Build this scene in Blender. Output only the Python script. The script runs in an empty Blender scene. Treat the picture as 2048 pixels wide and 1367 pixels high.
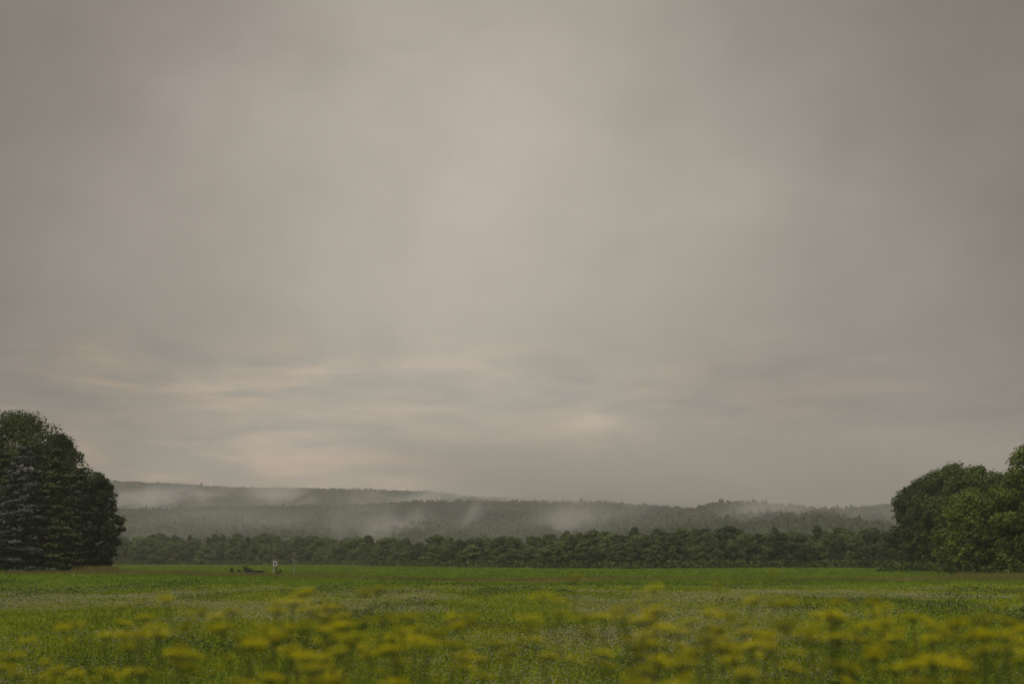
import bpy, math, random
import numpy as np
from mathutils import Vector, Matrix

C = bpy.context.scene.collection
scene = bpy.context.scene
R = math.radians

# ---------------------------------------------------------------- camera
CAM_Z = 2.4
F_PX, W_PX, H_PX, HOR = 2844.4, 2048.0, 1367.0, 1118.0
PITCH = math.atan((HOR - H_PX / 2) / F_PX)
cam_data = bpy.data.cameras.new("camera")
cam = bpy.data.objects.new("camera", cam_data); C.objects.link(cam)
cam.location = (0, 0, CAM_Z)
cam.rotation_euler = (math.pi / 2 + PITCH, 0, 0)
cam_data.lens = 50.0; cam_data.sensor_width = 36.0
cam_data.clip_start = 0.1; cam_data.clip_end = 20000
cam_data.dof.use_dof = True
cam_data.dof.focus_distance = 260.0
cam_data.dof.aperture_fstop = 2.1
scene.camera = cam
cp, sp_ = math.cos(PITCH), math.sin(PITCH)

def ray(px, py):
    """direction with unit horizontal y for a photo pixel"""
    a = (px - W_PX / 2) / F_PX; b = (H_PX / 2 - py) / F_PX
    d = Vector((a, cp - b * sp_, sp_ + b * cp))
    return d / d.y
def X(px, y, py=HOR): return ray(px, py).x * y
def Z(py, y, px=1024): return CAM_Z + ray(px, py).z * y

# ---------------------------------------------------------------- render settings
scene.view_settings.view_transform = 'Standard'
scene.view_settings.look = 'None'
scene.view_settings.exposure = 0.0
scene.view_settings.gamma = 1.0
scene.render.engine = 'CYCLES'
cy = scene.cycles
cy.use_denoising = True
cy.max_bounces = 5; cy.diffuse_bounces = 3; cy.glossy_bounces = 1
cy.transmission_bounces = 3; cy.transparent_max_bounces = 8; cy.transparent_max_bounces = 8; cy.volume_bounces = 2
cy.volume_step_rate = 0.3; cy.volume_max_steps = 256

# ---------------------------------------------------------------- node maths helper
class NT:
    def __init__(s, nt): s.nt = nt
    def node(s, t, **kw):
        n = s.nt.nodes.new(t)
        for k, v in kw.items(): setattr(n, k, v)
        return n
    def put(s, v, sock):
        if isinstance(v, bpy.types.NodeSocket): s.nt.links.new(v, sock)
        else: sock.default_value = v
    def m(s, op, a, b=0.0, c=0.0, clamp=False):
        n = s.node('ShaderNodeMath', operation=op); n.use_clamp = clamp
        s.put(a, n.inputs[0]); s.put(b, n.inputs[1])
        if op in ('MULTIPLY_ADD',): s.put(c, n.inputs[2])
        return n.outputs[0]
    def add(s, a, b): return s.m('ADD', a, b)
    def sub(s, a, b): return s.m('SUBTRACT', a, b)
    def mul(s, a, b): return s.m('MULTIPLY', a, b)
    def ss(s, x, lo, hi, o0=0.0, o1=1.0):
        n = s.node('ShaderNodeMapRange', interpolation_type='SMOOTHSTEP')
        s.put(x, n.inputs[0])
        for i, v in enumerate((lo, hi, o0, o1)): s.put(v, n.inputs[i + 1])
        return n.outputs[0]
    def gauss(s, x, x0, w):
        d = s.m('DIVIDE', s.sub(x, x0), w)
        return s.m('EXPONENT', s.mul(s.mul(d, d), -1.0))
    def comb(s, x, y, z):
        n = s.node('ShaderNodeCombineXYZ'); s.put(x, n.inputs[0]); s.put(y, n.inputs[1]); s.put(z, n.inputs[2])
        return n.outputs[0]
    def sep(s, v):
        n = s.node('ShaderNodeSeparateXYZ'); s.put(v, n.inputs[0]); return n.outputs
    def noise(s, vec, scale=1.0, detail=4.0, rough=0.5, dist=0.0, out=0):
        n = s.node('ShaderNodeTexNoise'); s.put(vec, n.inputs['Vector'])
        n.inputs['Scale'].default_value = scale; n.inputs['Detail'].default_value = detail
        n.inputs['Roughness'].default_value = rough; n.inputs['Distortion'].default_value = dist
        return n.outputs[out]
    def mix(s, f, a, b):
        n = s.node('ShaderNodeMix', data_type='RGBA')
        s.put(f, n.inputs[0]); s.put(a, n.inputs[6]); s.put(b, n.inputs[7])
        return n.outputs[2]
    def ramp(s, f, stops):
        n = s.node('ShaderNodeValToRGB'); s.put(f, n.inputs[0])
        cr = n.color_ramp
        while len(cr.elements) < len(stops): cr.elements.new(0.5)
        for e, (p, c) in zip(cr.elements, stops): e.position = p; e.color = (*c, 1)
        return n.outputs[0]

# ---------------------------------------------------------------- world: overcast evening sky
SUN_EL, SUN_AZ = R(42), R(215)      # soft light, high and behind to the left
world = bpy.data.worlds.new("World"); scene.world = world; world.use_nodes = True
wn = world.node_tree; wn.nodes.clear(); w = NT(wn)
tc = w.node('ShaderNodeTexCoord')
dx, dy, dz = w.sep(tc.outputs['Generated'])
az = w.m('ARCTAN2', dx, dy)                       # 0 straight ahead, + right
el = w.m('ARCSINE', dz)
front = w.ss(dy, 0.0, 0.7)
# domain warp
wv = w.comb(w.mul(az, 5.0), w.mul(el, 7.0), 3.1)
warp = w.sub(w.noise(wv, 1.0, 3, 0.5), 0.5)
azw = w.add(az, w.mul(warp, 0.22))
warp2 = w.sub(w.noise(w.comb(w.mul(az, 6.0), w.mul(el, 9.0), 9.7), 1.0, 3, 0.5), 0.5)
elw = w.add(el, w.mul(warp2, 0.10))
# big cloud mass: brightest up the middle, heavy at both sides
blob = w.mul(w.gauss(azw, -0.02, 0.235), w.gauss(elw, 0.225, 0.27))
side = w.ss(azw, 0.16, 0.42, 1.0, 0.90)
bright = w.add(0.240, w.mul(blob, 0.268))
bright = w.mul(bright, side)
leftdark = w.ss(azw, -0.20, -0.42, 1.0, 0.88)
bright = w.mul(bright, leftdark)
# brighter cloud deck overhead and behind, outside the framed part of the sky
bright = w.mul(bright, w.ss(el, 0.40, 0.95, 1.0, 3.5))
bright = w.mul(bright, w.ss(el, 0.16, 0.04, 1.0, 1.17))
# large soft structure, diagonal drapes high up
ca, sa = math.cos(0.45), math.sin(0.45)
ur = w.add(w.mul(az, ca), w.mul(el, -sa)); vr = w.add(w.mul(az, sa), w.mul(el, ca))
drape = w.noise(w.comb(w.mul(ur, 6.5), w.mul(vr, 2.2), 0.0), 1.0, 4, 0.5, 0.3)
soft = w.noise(w.comb(w.mul(az, 3.2), w.mul(el, 5.0), 5.0), 1.0, 5, 0.5)
mod = w.add(w.mul(w.sub(drape, 0.5), 0.40), w.mul(w.sub(soft, 0.5), 0.30))
bright = w.mul(bright, w.add(1.0, mod))
# low bands of stratus near the horizon
lowmask = w.mul(w.ss(el, 0.012, 0.05), w.ss(el, 0.17, 0.115))
lowtex = w.noise(w.comb(w.add(w.mul(az, 9.0), w.mul(warp, 1.2)), w.mul(el, 52.0), 1.7), 1.0, 6, 0.58, 0.5)
warm = w.mul(w.ss(lowtex, 0.49, 0.66), lowmask)
leftish = w.ss(az, 0.30, -0.10, 0.30, 1.0)
warm = w.mul(w.mul(warm, leftish), front)
cool = w.mul(w.mul(w.ss(lowtex, 0.50, 0.36), lowmask), front)
glow = w.mul(w.mul(w.gauss(azw, -0.17, 0.15), w.gauss(elw, 0.060, 0.028)), front)
glow = w.mul(glow, w.ss(lowtex, 0.36, 0.58, 0.50, 1.0))
patchA = w.mul(w.gauss(azw, -0.275, 0.03), w.gauss(elw, 0.112, 0.016))
patchB = w.mul(w.gauss(azw, -0.155, 0.085), w.gauss(elw, 0.122, 0.013))
patchC = w.mul(w.gauss(azw, 0.085, 0.12), w.gauss(elw, 0.100, 0.011))
pat = w.mul(w.add(w.add(w.mul(patchA, 0.7), w.mul(patchB, 0.9)), w.mul(patchC, 0.5)), w.ss(lowtex, 0.38, 0.56, 0.45, 1.0))
warmth = w.m('MINIMUM', w.add(w.add(w.mul(glow, 1.0), w.mul(warm, 0.65)), pat), 1.0)
bright = w.mul(bright, w.sub(1.0, w.mul(cool, 0.10)))
bright = w.mul(bright, w.add(1.0, w.mul(warmth, 0.40)))
fine = w.noise(w.comb(w.add(w.mul(az, 11.0), w.mul(warp, 1.5)), w.add(w.mul(el, 19.0), w.mul(warp2, 1.5)), 8.0), 1.0, 9, 0.66, 0.6)
bright = w.mul(bright, w.add(1.0, w.mul(w.sub(fine, 0.5), w.add(0.20, w.mul(lowmask, 0.12)))))
streak = w.noise(w.comb(w.add(w.mul(az, 13.0), w.mul(warp, 3.0)), w.add(w.mul(el, 95.0), w.mul(warp2, 5.0)), 4.4), 1.0, 7, 0.62, 0.7)
bright = w.mul(bright, w.add(1.0, w.mul(w.mul(w.sub(streak, 0.5), lowmask), 0.26)))
tint = w.ss(blob, 0.0, 0.8)
colA = w.mix(tint, (1.0, 0.862, 0.750, 1), (1.0, 0.895, 0.755, 1))
bluegrey = w.mul(w.ss(azw, 0.05, 0.35), w.ss(el, 0.05, 0.25))
colA = w.mix(w.mul(bluegrey, 0.20), colA, (0.98, 0.90, 0.82, 1))
colB = w.mix(warmth, colA, (1.04, 0.82, 0.62, 1))
colB = w.mix(w.mul(cool, 0.5), colB, (0.96, 0.90, 0.81, 1))
vm = w.node('ShaderNodeVectorMath', operation='SCALE')
w.put(colB, vm.inputs[0]); w.put(bright, vm.inputs['Scale'])
bgc = w.node('ShaderNodeBackground'); w.put(vm.outputs[0], bgc.inputs[0]); bgc.inputs[1].default_value = 1.0
sky = w.node('ShaderNodeTexSky', sky_type='NISHITA'); sky.sun_disc = False
sky.sun_elevation = SUN_EL; sky.sun_rotation = SUN_AZ
bgs = w.node('ShaderNodeBackground'); w.put(sky.outputs[0], bgs.inputs[0]); bgs.inputs[1].default_value = 0.05
mx = w.node('ShaderNodeMixShader'); mx.inputs[0].default_value = 0.93
w.nt.links.new(bgs.outputs[0], mx.inputs[1]); w.nt.links.new(bgc.outputs[0], mx.inputs[2])
wo = w.node('ShaderNodeOutputWorld'); w.nt.links.new(mx.outputs[0], wo.inputs[0])

sun_d = bpy.data.lights.new("sun", 'SUN'); sun_d.energy = 1.15; sun_d.angle = R(25); sun_d.color = (1.0, 0.93, 0.83)
sun = bpy.data.objects.new("sun", sun_d); C.objects.link(sun)
sv = Vector((math.sin(SUN_AZ) * math.cos(SUN_EL), math.cos(SUN_AZ) * math.cos(SUN_EL), math.sin(SUN_EL)))
sun.rotation_euler = sv.to_track_quat('Z', 'Y').to_euler(); sun.location = (-40, -30, 90)

# ---------------------------------------------------------------- mesh helpers
def tag(o, label=None, cat=None, group=None, kind=None):
    if label: o['label'] = label
    if cat: o['category'] = cat
    if group: o['group'] = group
    if kind: o['kind'] = kind
    return o
def mesh_np(name, verts, loops, starts, totals, mats=(), mat_idx=None, smooth=False):
    me = bpy.data.meshes.new(name)
    me.vertices.add(len(verts)); me.vertices.foreach_set('co', np.asarray(verts, np.float32).ravel())
    me.loops.add(len(loops)); me.loops.foreach_set('vertex_index', np.asarray(loops, np.int32))
    me.polygons.add(len(starts))
    me.polygons.foreach_set('loop_start', np.asarray(starts, np.int32))
    me.polygons.foreach_set('loop_total', np.asarray(totals, np.int32))
    for m_ in mats: me.materials.append(m_)
    if mat_idx is not None: me.polygons.foreach_set('material_index', np.asarray(mat_idx, np.int32))
    if smooth: me.polygons.foreach_set('use_smooth', np.ones(len(starts), bool))
    me.update(calc_edges=True)
    return me
class Geo:
    """collects quads and tris as numpy blocks, each block with a material index"""
    def __init__(s): s.v = []; s.l = []; s.t = []; s.m = []; s.n = 0
    def add(s, verts, faces, mi=0):
        verts = np.asarray(verts, np.float32).reshape(-1, 3); faces = np.asarray(faces, np.int64)
        s.v.append(verts); s.l.append((faces + s.n).ravel())
        s.t.append(np.full(len(faces), faces.shape[1])); s.m.append(np.full(len(faces), mi)); s.n += len(verts)
    def tube(s, pts, rad, sides=6, mi=0):
        pts = [Vector(p) for p in pts]; V = []
        for i, p in enumerate(pts):
            d = (pts[min(i + 1, len(pts) - 1)] - pts[max(i - 1, 0)]).normalized()
            a = d.cross(Vector((0.13, 0.97, 0.21))).normalized(); b = d.cross(a)
            for k in range(sides):
                t = 2 * math.pi * k / sides
                V.append(p + (a * math.cos(t) + b * math.sin(t)) * rad[i])
        F = []
        for i in range(len(pts) - 1):
            for k in range(sides):
                k2 = (k + 1) % sides
                F.append((i * sides + k, i * sides + k2, (i + 1) * sides + k2, (i + 1) * sides + k))
        s.add([tuple(q) for q in V], F, mi)
        e = len(V) - sides
        s.add([tuple(q) for q in V[e:]], [tuple(range(sides))], mi)
    def box(s, cx, cy_, cz, sx, sy, sz, mi=0):
        V = [(cx + a * sx / 2, cy_ + b * sy / 2, cz + c * sz / 2) for a in (-1, 1) for b in (-1, 1) for c in (-1, 1)]
        s.add(V, [(0, 1, 3, 2), (4, 6, 7, 5), (0, 4, 5, 1), (2, 3, 7, 6), (0, 2, 6, 4), (1, 5, 7, 3)], mi)
    def mesh(s, name, mats, smooth=False):
        t = np.concatenate(s.t); st = np.concatenate([[0], np.cumsum(t)[:-1]])
        return mesh_np(name, np.concatenate(s.v), np.concatenate(s.l), st, t, mats, np.concatenate(s.m), smooth)
def obj(name, me, parent=None, loc=None):
    o = bpy.data.objects.new(name, me); C.objects.link(o)
    if parent: o.parent = parent
    if loc is not None: o.location = loc
    return o
def empty(name, loc, rz=0.0, sc=1.0):
    o = bpy.data.objects.new(name, None); C.objects.link(o); o.empty_display_size = 0.5
    o.location = loc; o.rotation_euler = (0, 0, rz); o.scale = (sc, sc, sc) if not isinstance(sc, tuple) else sc
    return o
def unit(a): return a / np.maximum(np.linalg.norm(a, axis=1, keepdims=True), 1e-9)
def leaf_quads(c, n, size, rng, elong=1.5, fold=0.25):
    """N leaf-shaped quads (diamonds, slightly folded) at c facing about n"""
    N = len(c); r = rng.normal(size=(N, 3)); n = unit(n)
    a = unit(np.cross(n, r)); b = np.cross(n, a); size = np.asarray(size).reshape(-1, 1) * np.ones((N, 1))
    h = size * 0.5
    V = np.stack([c - a * h * elong, c + b * h + n * h * fold, c + a * h * elong, c - b * h + n * h * fold], 1)
    return V.reshape(-1, 3), np.arange(4 * N).reshape(N, 4)
def blade_tris(p, h, wd, lean, rng):
    """grass blades: a bent strip of a quad and a tip triangle"""
    N = len(p); ang = rng.uniform(0, 2 * np.pi, N); d = np.stack([np.cos(ang), np.sin(ang), 0 * ang], 1)
    la = rng.uniform(0, 2 * np.pi, N); l = np.stack([np.cos(la), np.sin(la), 0 * la], 1) * (np.asarray(lean) * h)[:, None]
    up = np.array([0, 0, 1.0]); h = np.asarray(h)[:, None]; wd = np.asarray(wd)[:, None]
    m_ = p + up * h * 0.55 + l * 0.3; t = p + up * h + l
    V = np.stack([p - d * wd / 2, p + d * wd / 2, m_ + d * wd * 0.4, m_ - d * wd * 0.4, t], 1).reshape(-1, 3)
    b = np.arange(N)[:, None] * 5
    return V, b + np.array([[0, 1, 2, 3]]), b + np.array([[3, 2, 4]])

# ---------------------------------------------------------------- materials
def mat_base(name):
    m_ = bpy.data.materials.new(name); m_.use_nodes = True; nt = m_.node_tree; nt.nodes.clear()
    return m_, NT(nt)
def foliage(name, cols, scale=0.3, transl=0.25, var=0.5, objvar=0.25, rough=0.6, spec=0.25):
    """cols: dark -> light list of albedos"""
    m_, s = mat_base(name)
    g = s.node('ShaderNodeNewGeometry'); oi = s.node('ShaderNodeObjectInfo'); t = s.node('ShaderNodeTexCoord')
    nz = s.noise(t.outputs['Object'], scale, 3, 0.55)
    f = s.add(s.mul(s.sub(g.outputs['Random Per Island'], 0.5), var), s.add(s.mul(s.sub(nz, 0.5), 1.6), 0.5))
    f = s.add(f, s.mul(s.sub(oi.outputs['Random'], 0.5), objvar * 2))
    col = s.ramp(f, [(i / (len(cols) - 1) * 0.8 + 0.1, c) for i, c in enumerate(cols)])
    p = s.node('ShaderNodeBsdfPrincipled'); s.put(col, p.inputs['Base Color'])
    p.inputs['Roughness'].default_value = rough; p.inputs['Specular IOR Level'].default_value = spec
    tr = s.node('ShaderNodeBsdfTranslucent'); s.put(col, tr.inputs[0])
    mxs = s.node('ShaderNodeMixShader'); mxs.inputs[0].default_value = transl
    s.nt.links.new(p.outputs[0], mxs.inputs[1]); s.nt.links.new(tr.outputs[0], mxs.inputs[2])
    o = s.node('ShaderNodeOutputMaterial'); s.nt.links.new(mxs.outputs[0], o.inputs[0])
    return m_
def rough_mat(name, c0, c1, scale=4.0, rough=0.85, stretch=(1, 1, 1)):
    m_, s = mat_base(name); t = s.node('ShaderNodeTexCoord')
    mp = s.node('ShaderNodeMapping'); mp.inputs['Scale'].default_value = stretch
    s.nt.links.new(t.outputs['Object'], mp.inputs[0])
    nz = s.noise(mp.outputs[0], scale, 6, 0.6)
    col = s.ramp(nz, [(0.3, c0), (0.7, c1)])
    p = s.node('ShaderNodeBsdfPrincipled'); s.put(col, p.inputs['Base Color']); p.inputs['Roughness'].default_value = rough
    bp = s.node('ShaderNodeBump'); bp.inputs['Strength'].default_value = 0.4; s.put(nz, bp.inputs['Height'])
    s.nt.links.new(bp.outputs[0], p.inputs['Normal'])
    o = s.node('ShaderNodeOutputMaterial'); s.nt.links.new(p.outputs[0], o.inputs[0])
    return m_

M = {}
M['bark'] = rough_mat('bark', (0.035, 0.03, 0.024), (0.11, 0.095, 0.08), 3.0, stretch=(3, 3, .6))
M['grey_wood'] = rough_mat('grey_wood', (0.20, 0.18, 0.16), (0.42, 0.38, 0.34), 5.0)
M['dark_wood'] = rough_mat('dark_wood', (0.012, 0.010, 0.009), (0.05, 0.036, 0.03), 5.0)
M['white_paint'] = rough_mat('white_paint', (0.50, 0.49, 0.48), (0.72, 0.71, 0.70), 6.0, 0.6)
M['black_hole'] = rough_mat('black_hole', (0.008, 0.008, 0.008), (0.015, 0.015, 0.015), 6.0)
M['maple'] = foliage('maple_leaves', [(0.022, 0.040, 0.010), (0.05, 0.082, 0.016), (0.10, 0.145, 0.026)], 0.35)
M['edge_leaf'] = foliage('edge_leaves', [(0.022, 0.042, 0.009), (0.055, 0.095, 0.015), (0.115, 0.165, 0.024)], 0.30)
M['bright_leaf'] = foliage('bright_leaves', [(0.028, 0.054, 0.008), (0.080, 0.128, 0.014), (0.15, 0.205, 0.024)], 0.30)
M['dark_leaf'] = foliage('dark_leaves', [(0.014, 0.028, 0.008), (0.034, 0.058, 0.014), (0.075, 0.108, 0.024)], 0.35)
M['red_leaf'] = foliage('red_leaves', [(0.05, 0.02, 0.012), (0.09, 0.04, 0.02), (0.12, 0.07, 0.03)], 0.5)
M['blue_needle'] = foliage('blue_needles', [(0.045, 0.056, 0.042), (0.075, 0.090, 0.072), (0.125, 0.142, 0.122)], 0.25, 0.1, 0.3)
M['green_needle'] = foliage('green_needles', [(0.042, 0.058, 0.018), (0.078, 0.100, 0.032), (0.135, 0.162, 0.055)], 0.4, 0.1, 0.3)
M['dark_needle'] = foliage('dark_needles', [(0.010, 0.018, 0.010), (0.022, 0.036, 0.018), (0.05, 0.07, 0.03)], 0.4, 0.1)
M['far_leaf'] = foliage('far_leaves', [(0.036, 0.060, 0.022), (0.076, 0.116, 0.032), (0.125, 0.168, 0.044)], 0.22, 0.2, 0.25, 0.45)
M['far_pale'] = foliage('far_pale_leaves', [(0.05, 0.085, 0.025), (0.09, 0.14, 0.035), (0.13, 0.18, 0.05)], 0.25, 0.2, 0.25, 0.35)
M['far_needle'] = foliage('far_needles', [(0.026, 0.044, 0.020), (0.052, 0.078, 0.030), (0.090, 0.125, 0.044)], 0.25, 0.1, 0.4, 0.35)
M['wood_mass'] = foliage('hill_forest_leaves', [(0.012, 0.026, 0.014), (0.036, 0.058, 0.024), (0.088, 0.118, 0.042)], 0.008, 0.1, 0.22, 0.0)
M['weed'] = foliage('weed_leaves', [(0.06, 0.09, 0.012), (0.12, 0.165, 0.02), (0.18, 0.24, 0.03)], 2.0)
M['parsnip_green'] = foliage('parsnip_green', [(0.022, 0.042, 0.008), (0.05, 0.085, 0.014), (0.09, 0.12, 0.02)], 6.0, 0.2)
M['parsnip_stem'] = foliage('parsnip_stem', [(0.04, 0.055, 0.010), (0.085, 0.115, 0.018), (0.13, 0.15, 0.025)], 5.0, 0.0)
M['parsnip_yellow'] = foliage('parsnip_yellow', [(0.34, 0.33, 0.006), (0.68, 0.62, 0.006), (0.86, 0.78, 0.008)], 18.0, 0.42, 0.5, 0.45)
M['clover_white'] = foliage('clover_heads', [(0.42, 0.40, 0.24), (0.56, 0.53, 0.37), (0.70, 0.66, 0.52)], 0.15, 0.2, 0.7)
M['dry'] = foliage('dry_grass_blades', [(0.12, 0.125, 0.025), (0.21, 0.19, 0.05), (0.36, 0.30, 0.11)], 0.05, 0.25, 0.6)

def grass_mat():
    m_, s = mat_base('field_grass')
    g = s.node('ShaderNodeNewGeometry')
    px, py, pz = s.sep(g.outputs['Position'])
    v = s.comb(s.mul(px, 0.35), s.mul(py, 0.12), 0.0)        # patches lie in long drifts across the field
    n1 = s.noise(v, 0.35, 4, 0.55); n2 = s.noise(s.comb(px, s.mul(py, .5), 2.0), 0.9, 3, 0.5)
    f = s.add(s.mul(s.sub(n1, .5), 1.5), s.add(s.mul(s.sub(n2, .5), .6), s.mul(s.sub(g.outputs['Random Per Island'], .5), .55)))
    near = s.ramp(s.add(f, .5), [(0.08, (0.105, 0.150, 0.005)), (0.4, (0.205, 0.275, 0.008)), (0.68, (0.280, 0.355, 0.012)), (0.95, (0.35, 0.34, 0.04))])
    crop = s.ramp(s.add(f, .5), [(0.08, (0.085, 0.150, 0.004)), (0.5, (0.150, 0.238, 0.010)), (0.95, (0.22, 0.30, 0.018))])
    col = s.mix(s.ss(py, 118.0, 140.0), near, crop)
    p = s.node('ShaderNodeBsdfPrincipled'); s.put(col, p.inputs['Base Color'])
    p.inputs['Roughness'].default_value = 0.6; p.inputs['Specular IOR Level'].default_value = 0.2
    tr = s.node('ShaderNodeBsdfTranslucent'); s.put(col, tr.inputs[0])
    mxs = s.node('ShaderNodeMixShader'); mxs.inputs[0].default_value = 0.25
    s.nt.links.new(p.outputs[0], mxs.inputs[1]); s.nt.links.new(tr.outputs[0], mxs.inputs[2])
    o = s.node('ShaderNodeOutputMaterial'); s.nt.links.new(mxs.outputs[0], o.inputs[0])
    return m_
M['grass'] = grass_mat()
M['herb'] = foliage('herb_leaves', [(0.035, 0.065, 0.012), (0.065, 0.110, 0.018), (0.10, 0.155, 0.022)], 0.3)
def ground_mat():
    m_, s = mat_base('field_ground')
    g = s.node('ShaderNodeNewGeometry')
    px, py, pz = s.sep(g.outputs['Position'])
    n1 = s.noise(s.comb(s.mul(px, .35), s.mul(py, .12), 0.), .35, 4, .55)
    n2 = s.noise(s.comb(px, py, 0.), 2.2, 5, .7)
    f = s.add(s.mul(s.sub(n1, .5), 1.2), s.mul(s.sub(n2, .5), .9))
    near = s.ramp(s.add(f, .5), [(0.1, (0.04, 0.06, 0.006)), (0.5, (0.08, 0.115, 0.010)), (0.9, (0.12, 0.16, 0.016))])
    crop = s.ramp(s.add(f, .5), [(0.1, (0.07, 0.125, 0.004)), (0.5, (0.11, 0.185, 0.006)), (0.9, (0.15, 0.225, 0.01))])
    col = s.mix(s.ss(py, 118., 140.), near, crop)
    col = s.mix(s.ss(py, 700., 900.), col, (0.03, 0.05, 0.015, 1))
    p = s.node('ShaderNodeBsdfPrincipled'); s.put(col, p.inputs['Base Color']); p.inputs['Roughness'].default_value = .9
    p.inputs['Specular IOR Level'].default_value = .1
    bp = s.node('ShaderNodeBump'); bp.inputs['Strength'].default_value = .6; bp.inputs['Distance'].default_value = .1; s.put(n2, bp.inputs['Height'])
    s.nt.links.new(bp.outputs[0], p.inputs['Normal'])
    o = s.node('ShaderNodeOutputMaterial'); s.nt.links.new(p.outputs[0], o.inputs[0])
    return m_
M['ground'] = ground_mat()
M['forest_floor'] = rough_mat('forest_floor', (0.012, 0.022, 0.010), (0.03, 0.045, 0.016), 0.02, 0.95)

# ---------------------------------------------------------------- terrain
def sstep(x, a, b):
    t = np.clip((np.asarray(x, float) - a) / (b - a), 0, 1); return t * t * (3 - 2 * t)
def gz(x, y):
    x = np.asarray(x, float); y = np.asarray(y, float)
    bank = 0.95 * (1 - sstep(y, 7.0, 19.0))                                 # road bank by the camera
    left = 0.75 * np.exp(-((x + 85) / 45) ** 2) * np.exp(-((y - 205) / 60) ** 2)
    roll = (0.10 * np.sin(x * 0.045 + 1.0) * np.sin(y * 0.030) + 0.06 * np.sin(x * .11 + y * .07)) * sstep(y, 20, 60)
    return bank + left + roll
EDGE = [(-200, 640), (620, 620), (870, 430), (1100, 385), (1800, 372), (2300, 360)]
def edge_y(px): return float(np.interp(px, [e[0] for e in EDGE], [e[1] for e in EDGE]))

def grid_mesh(name, xs, ys, fz, mats, smooth=True):
    Xg, Yg = np.meshgrid(xs, ys); Zg = fz(Xg, Yg)
    V = np.stack([Xg, Yg, Zg], -1).reshape(-1, 3); nx, ny = len(xs), len(ys)
    i = np.arange((nx - 1) * (ny - 1)); r, c = i // (nx - 1), i % (nx - 1); a = r * nx + c
    F = np.stack([a, a + 1, a + nx + 1, a + nx], 1)
    g = Geo(); g.add(V, F); return g.mesh(name, mats, smooth)
xs = np.concatenate([[-2600, -1500, -900, -600], np.arange(-400, -120, 20.), np.arange(-120, 120, 4.), np.arange(120, 401, 20.), [600, 900, 1500, 2600]])
ys = np.concatenate([[-400, -150, -60, -20], np.arange(-8, 40, 2.), np.arange(40, 400, 6.), np.arange(400, 1000, 50.), [1000, 1500, 2200, 3000, 3850]])
tag(obj('ground', grid_mesh('ground', xs, ys, gz, [M['ground']])), kind='structure')

# hills: ridge lines given as photo pixel (column, row) at a distance; the trees on top take the last metres
HILLS = [  # (distance of ridge, distance of foot, tree height, points)
    (3000., 1900., 13., [(-1500, 950), (-300, 955), (220, 963), (330, 967), (450, 975), (650, 978), (860, 984), (950, 994), (1150, 1001), (1400, 1006), (1800, 1004), (2600, 1000), (3600, 1000)]),
    (2200., 1150., 13., [(-1500, 1030), (150, 1024), (430, 1016), (600, 1013), (720, 1012), (880, 1003), (1000, 1005), (1200, 1005), (1330, 1016), (1500, 1030), (1800, 1035), (3600, 1035)]),
    (1650., 900., 12., [(-1500, 1108), (900, 1104), (1150, 1075), (1250, 1045), (1330, 1024), (1390, 1019), (1440, 1007), (1500, 1006), (1560, 1014), (1620, 1022), (1700, 1020), (1790, 1008), (2100, 1002), (3600, 1005)]),
]
def bumps(x, y, s, k):
    return (np.sin(x / s + k) * np.sin(y / (s * 1.3) + 2 * k) + .5 * np.sin(x / (s * .43) + 3 * k + y / s) )
def hill_z(x, y):
    x = np.asarray(x, float); y = np.asarray(y, float); z = np.full(np.broadcast(x, y).shape, -3.0)
    for k, (D, F0, th, pts) in enumerate(HILLS):
        px = 1024 + x / np.maximum(D, 1) * F_PX
        py = np.interp(px, [p[0] for p in pts], [p[1] for p in pts])
        top = CAM_Z + (HOR - py) / F_PX * D * 1.0 - th
        t = np.clip((y - F0) / (D - F0), 0, 1)
        prof = (0.55 * t + 0.45 * t * t * (3 - 2 * t))
        back = 1 - 0.35 * sstep(y, D + 30, D + 500)
        zz = top * prof * back + bumps(x, y, 70., k) * 3.5 * (np.sin(np.pi * t) + .12) - 2.0 * (1 - t)
        z = np.maximum(z, np.where(y > F0, zz, -3.0))
    return z
hx = np.arange(-2400, 2401, 30.); hy = np.arange(880, 3701, 30.)
tag(obj('hills', grid_mesh('hills', hx, hy, hill_z, [M['forest_floor']])), kind='structure')

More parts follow.
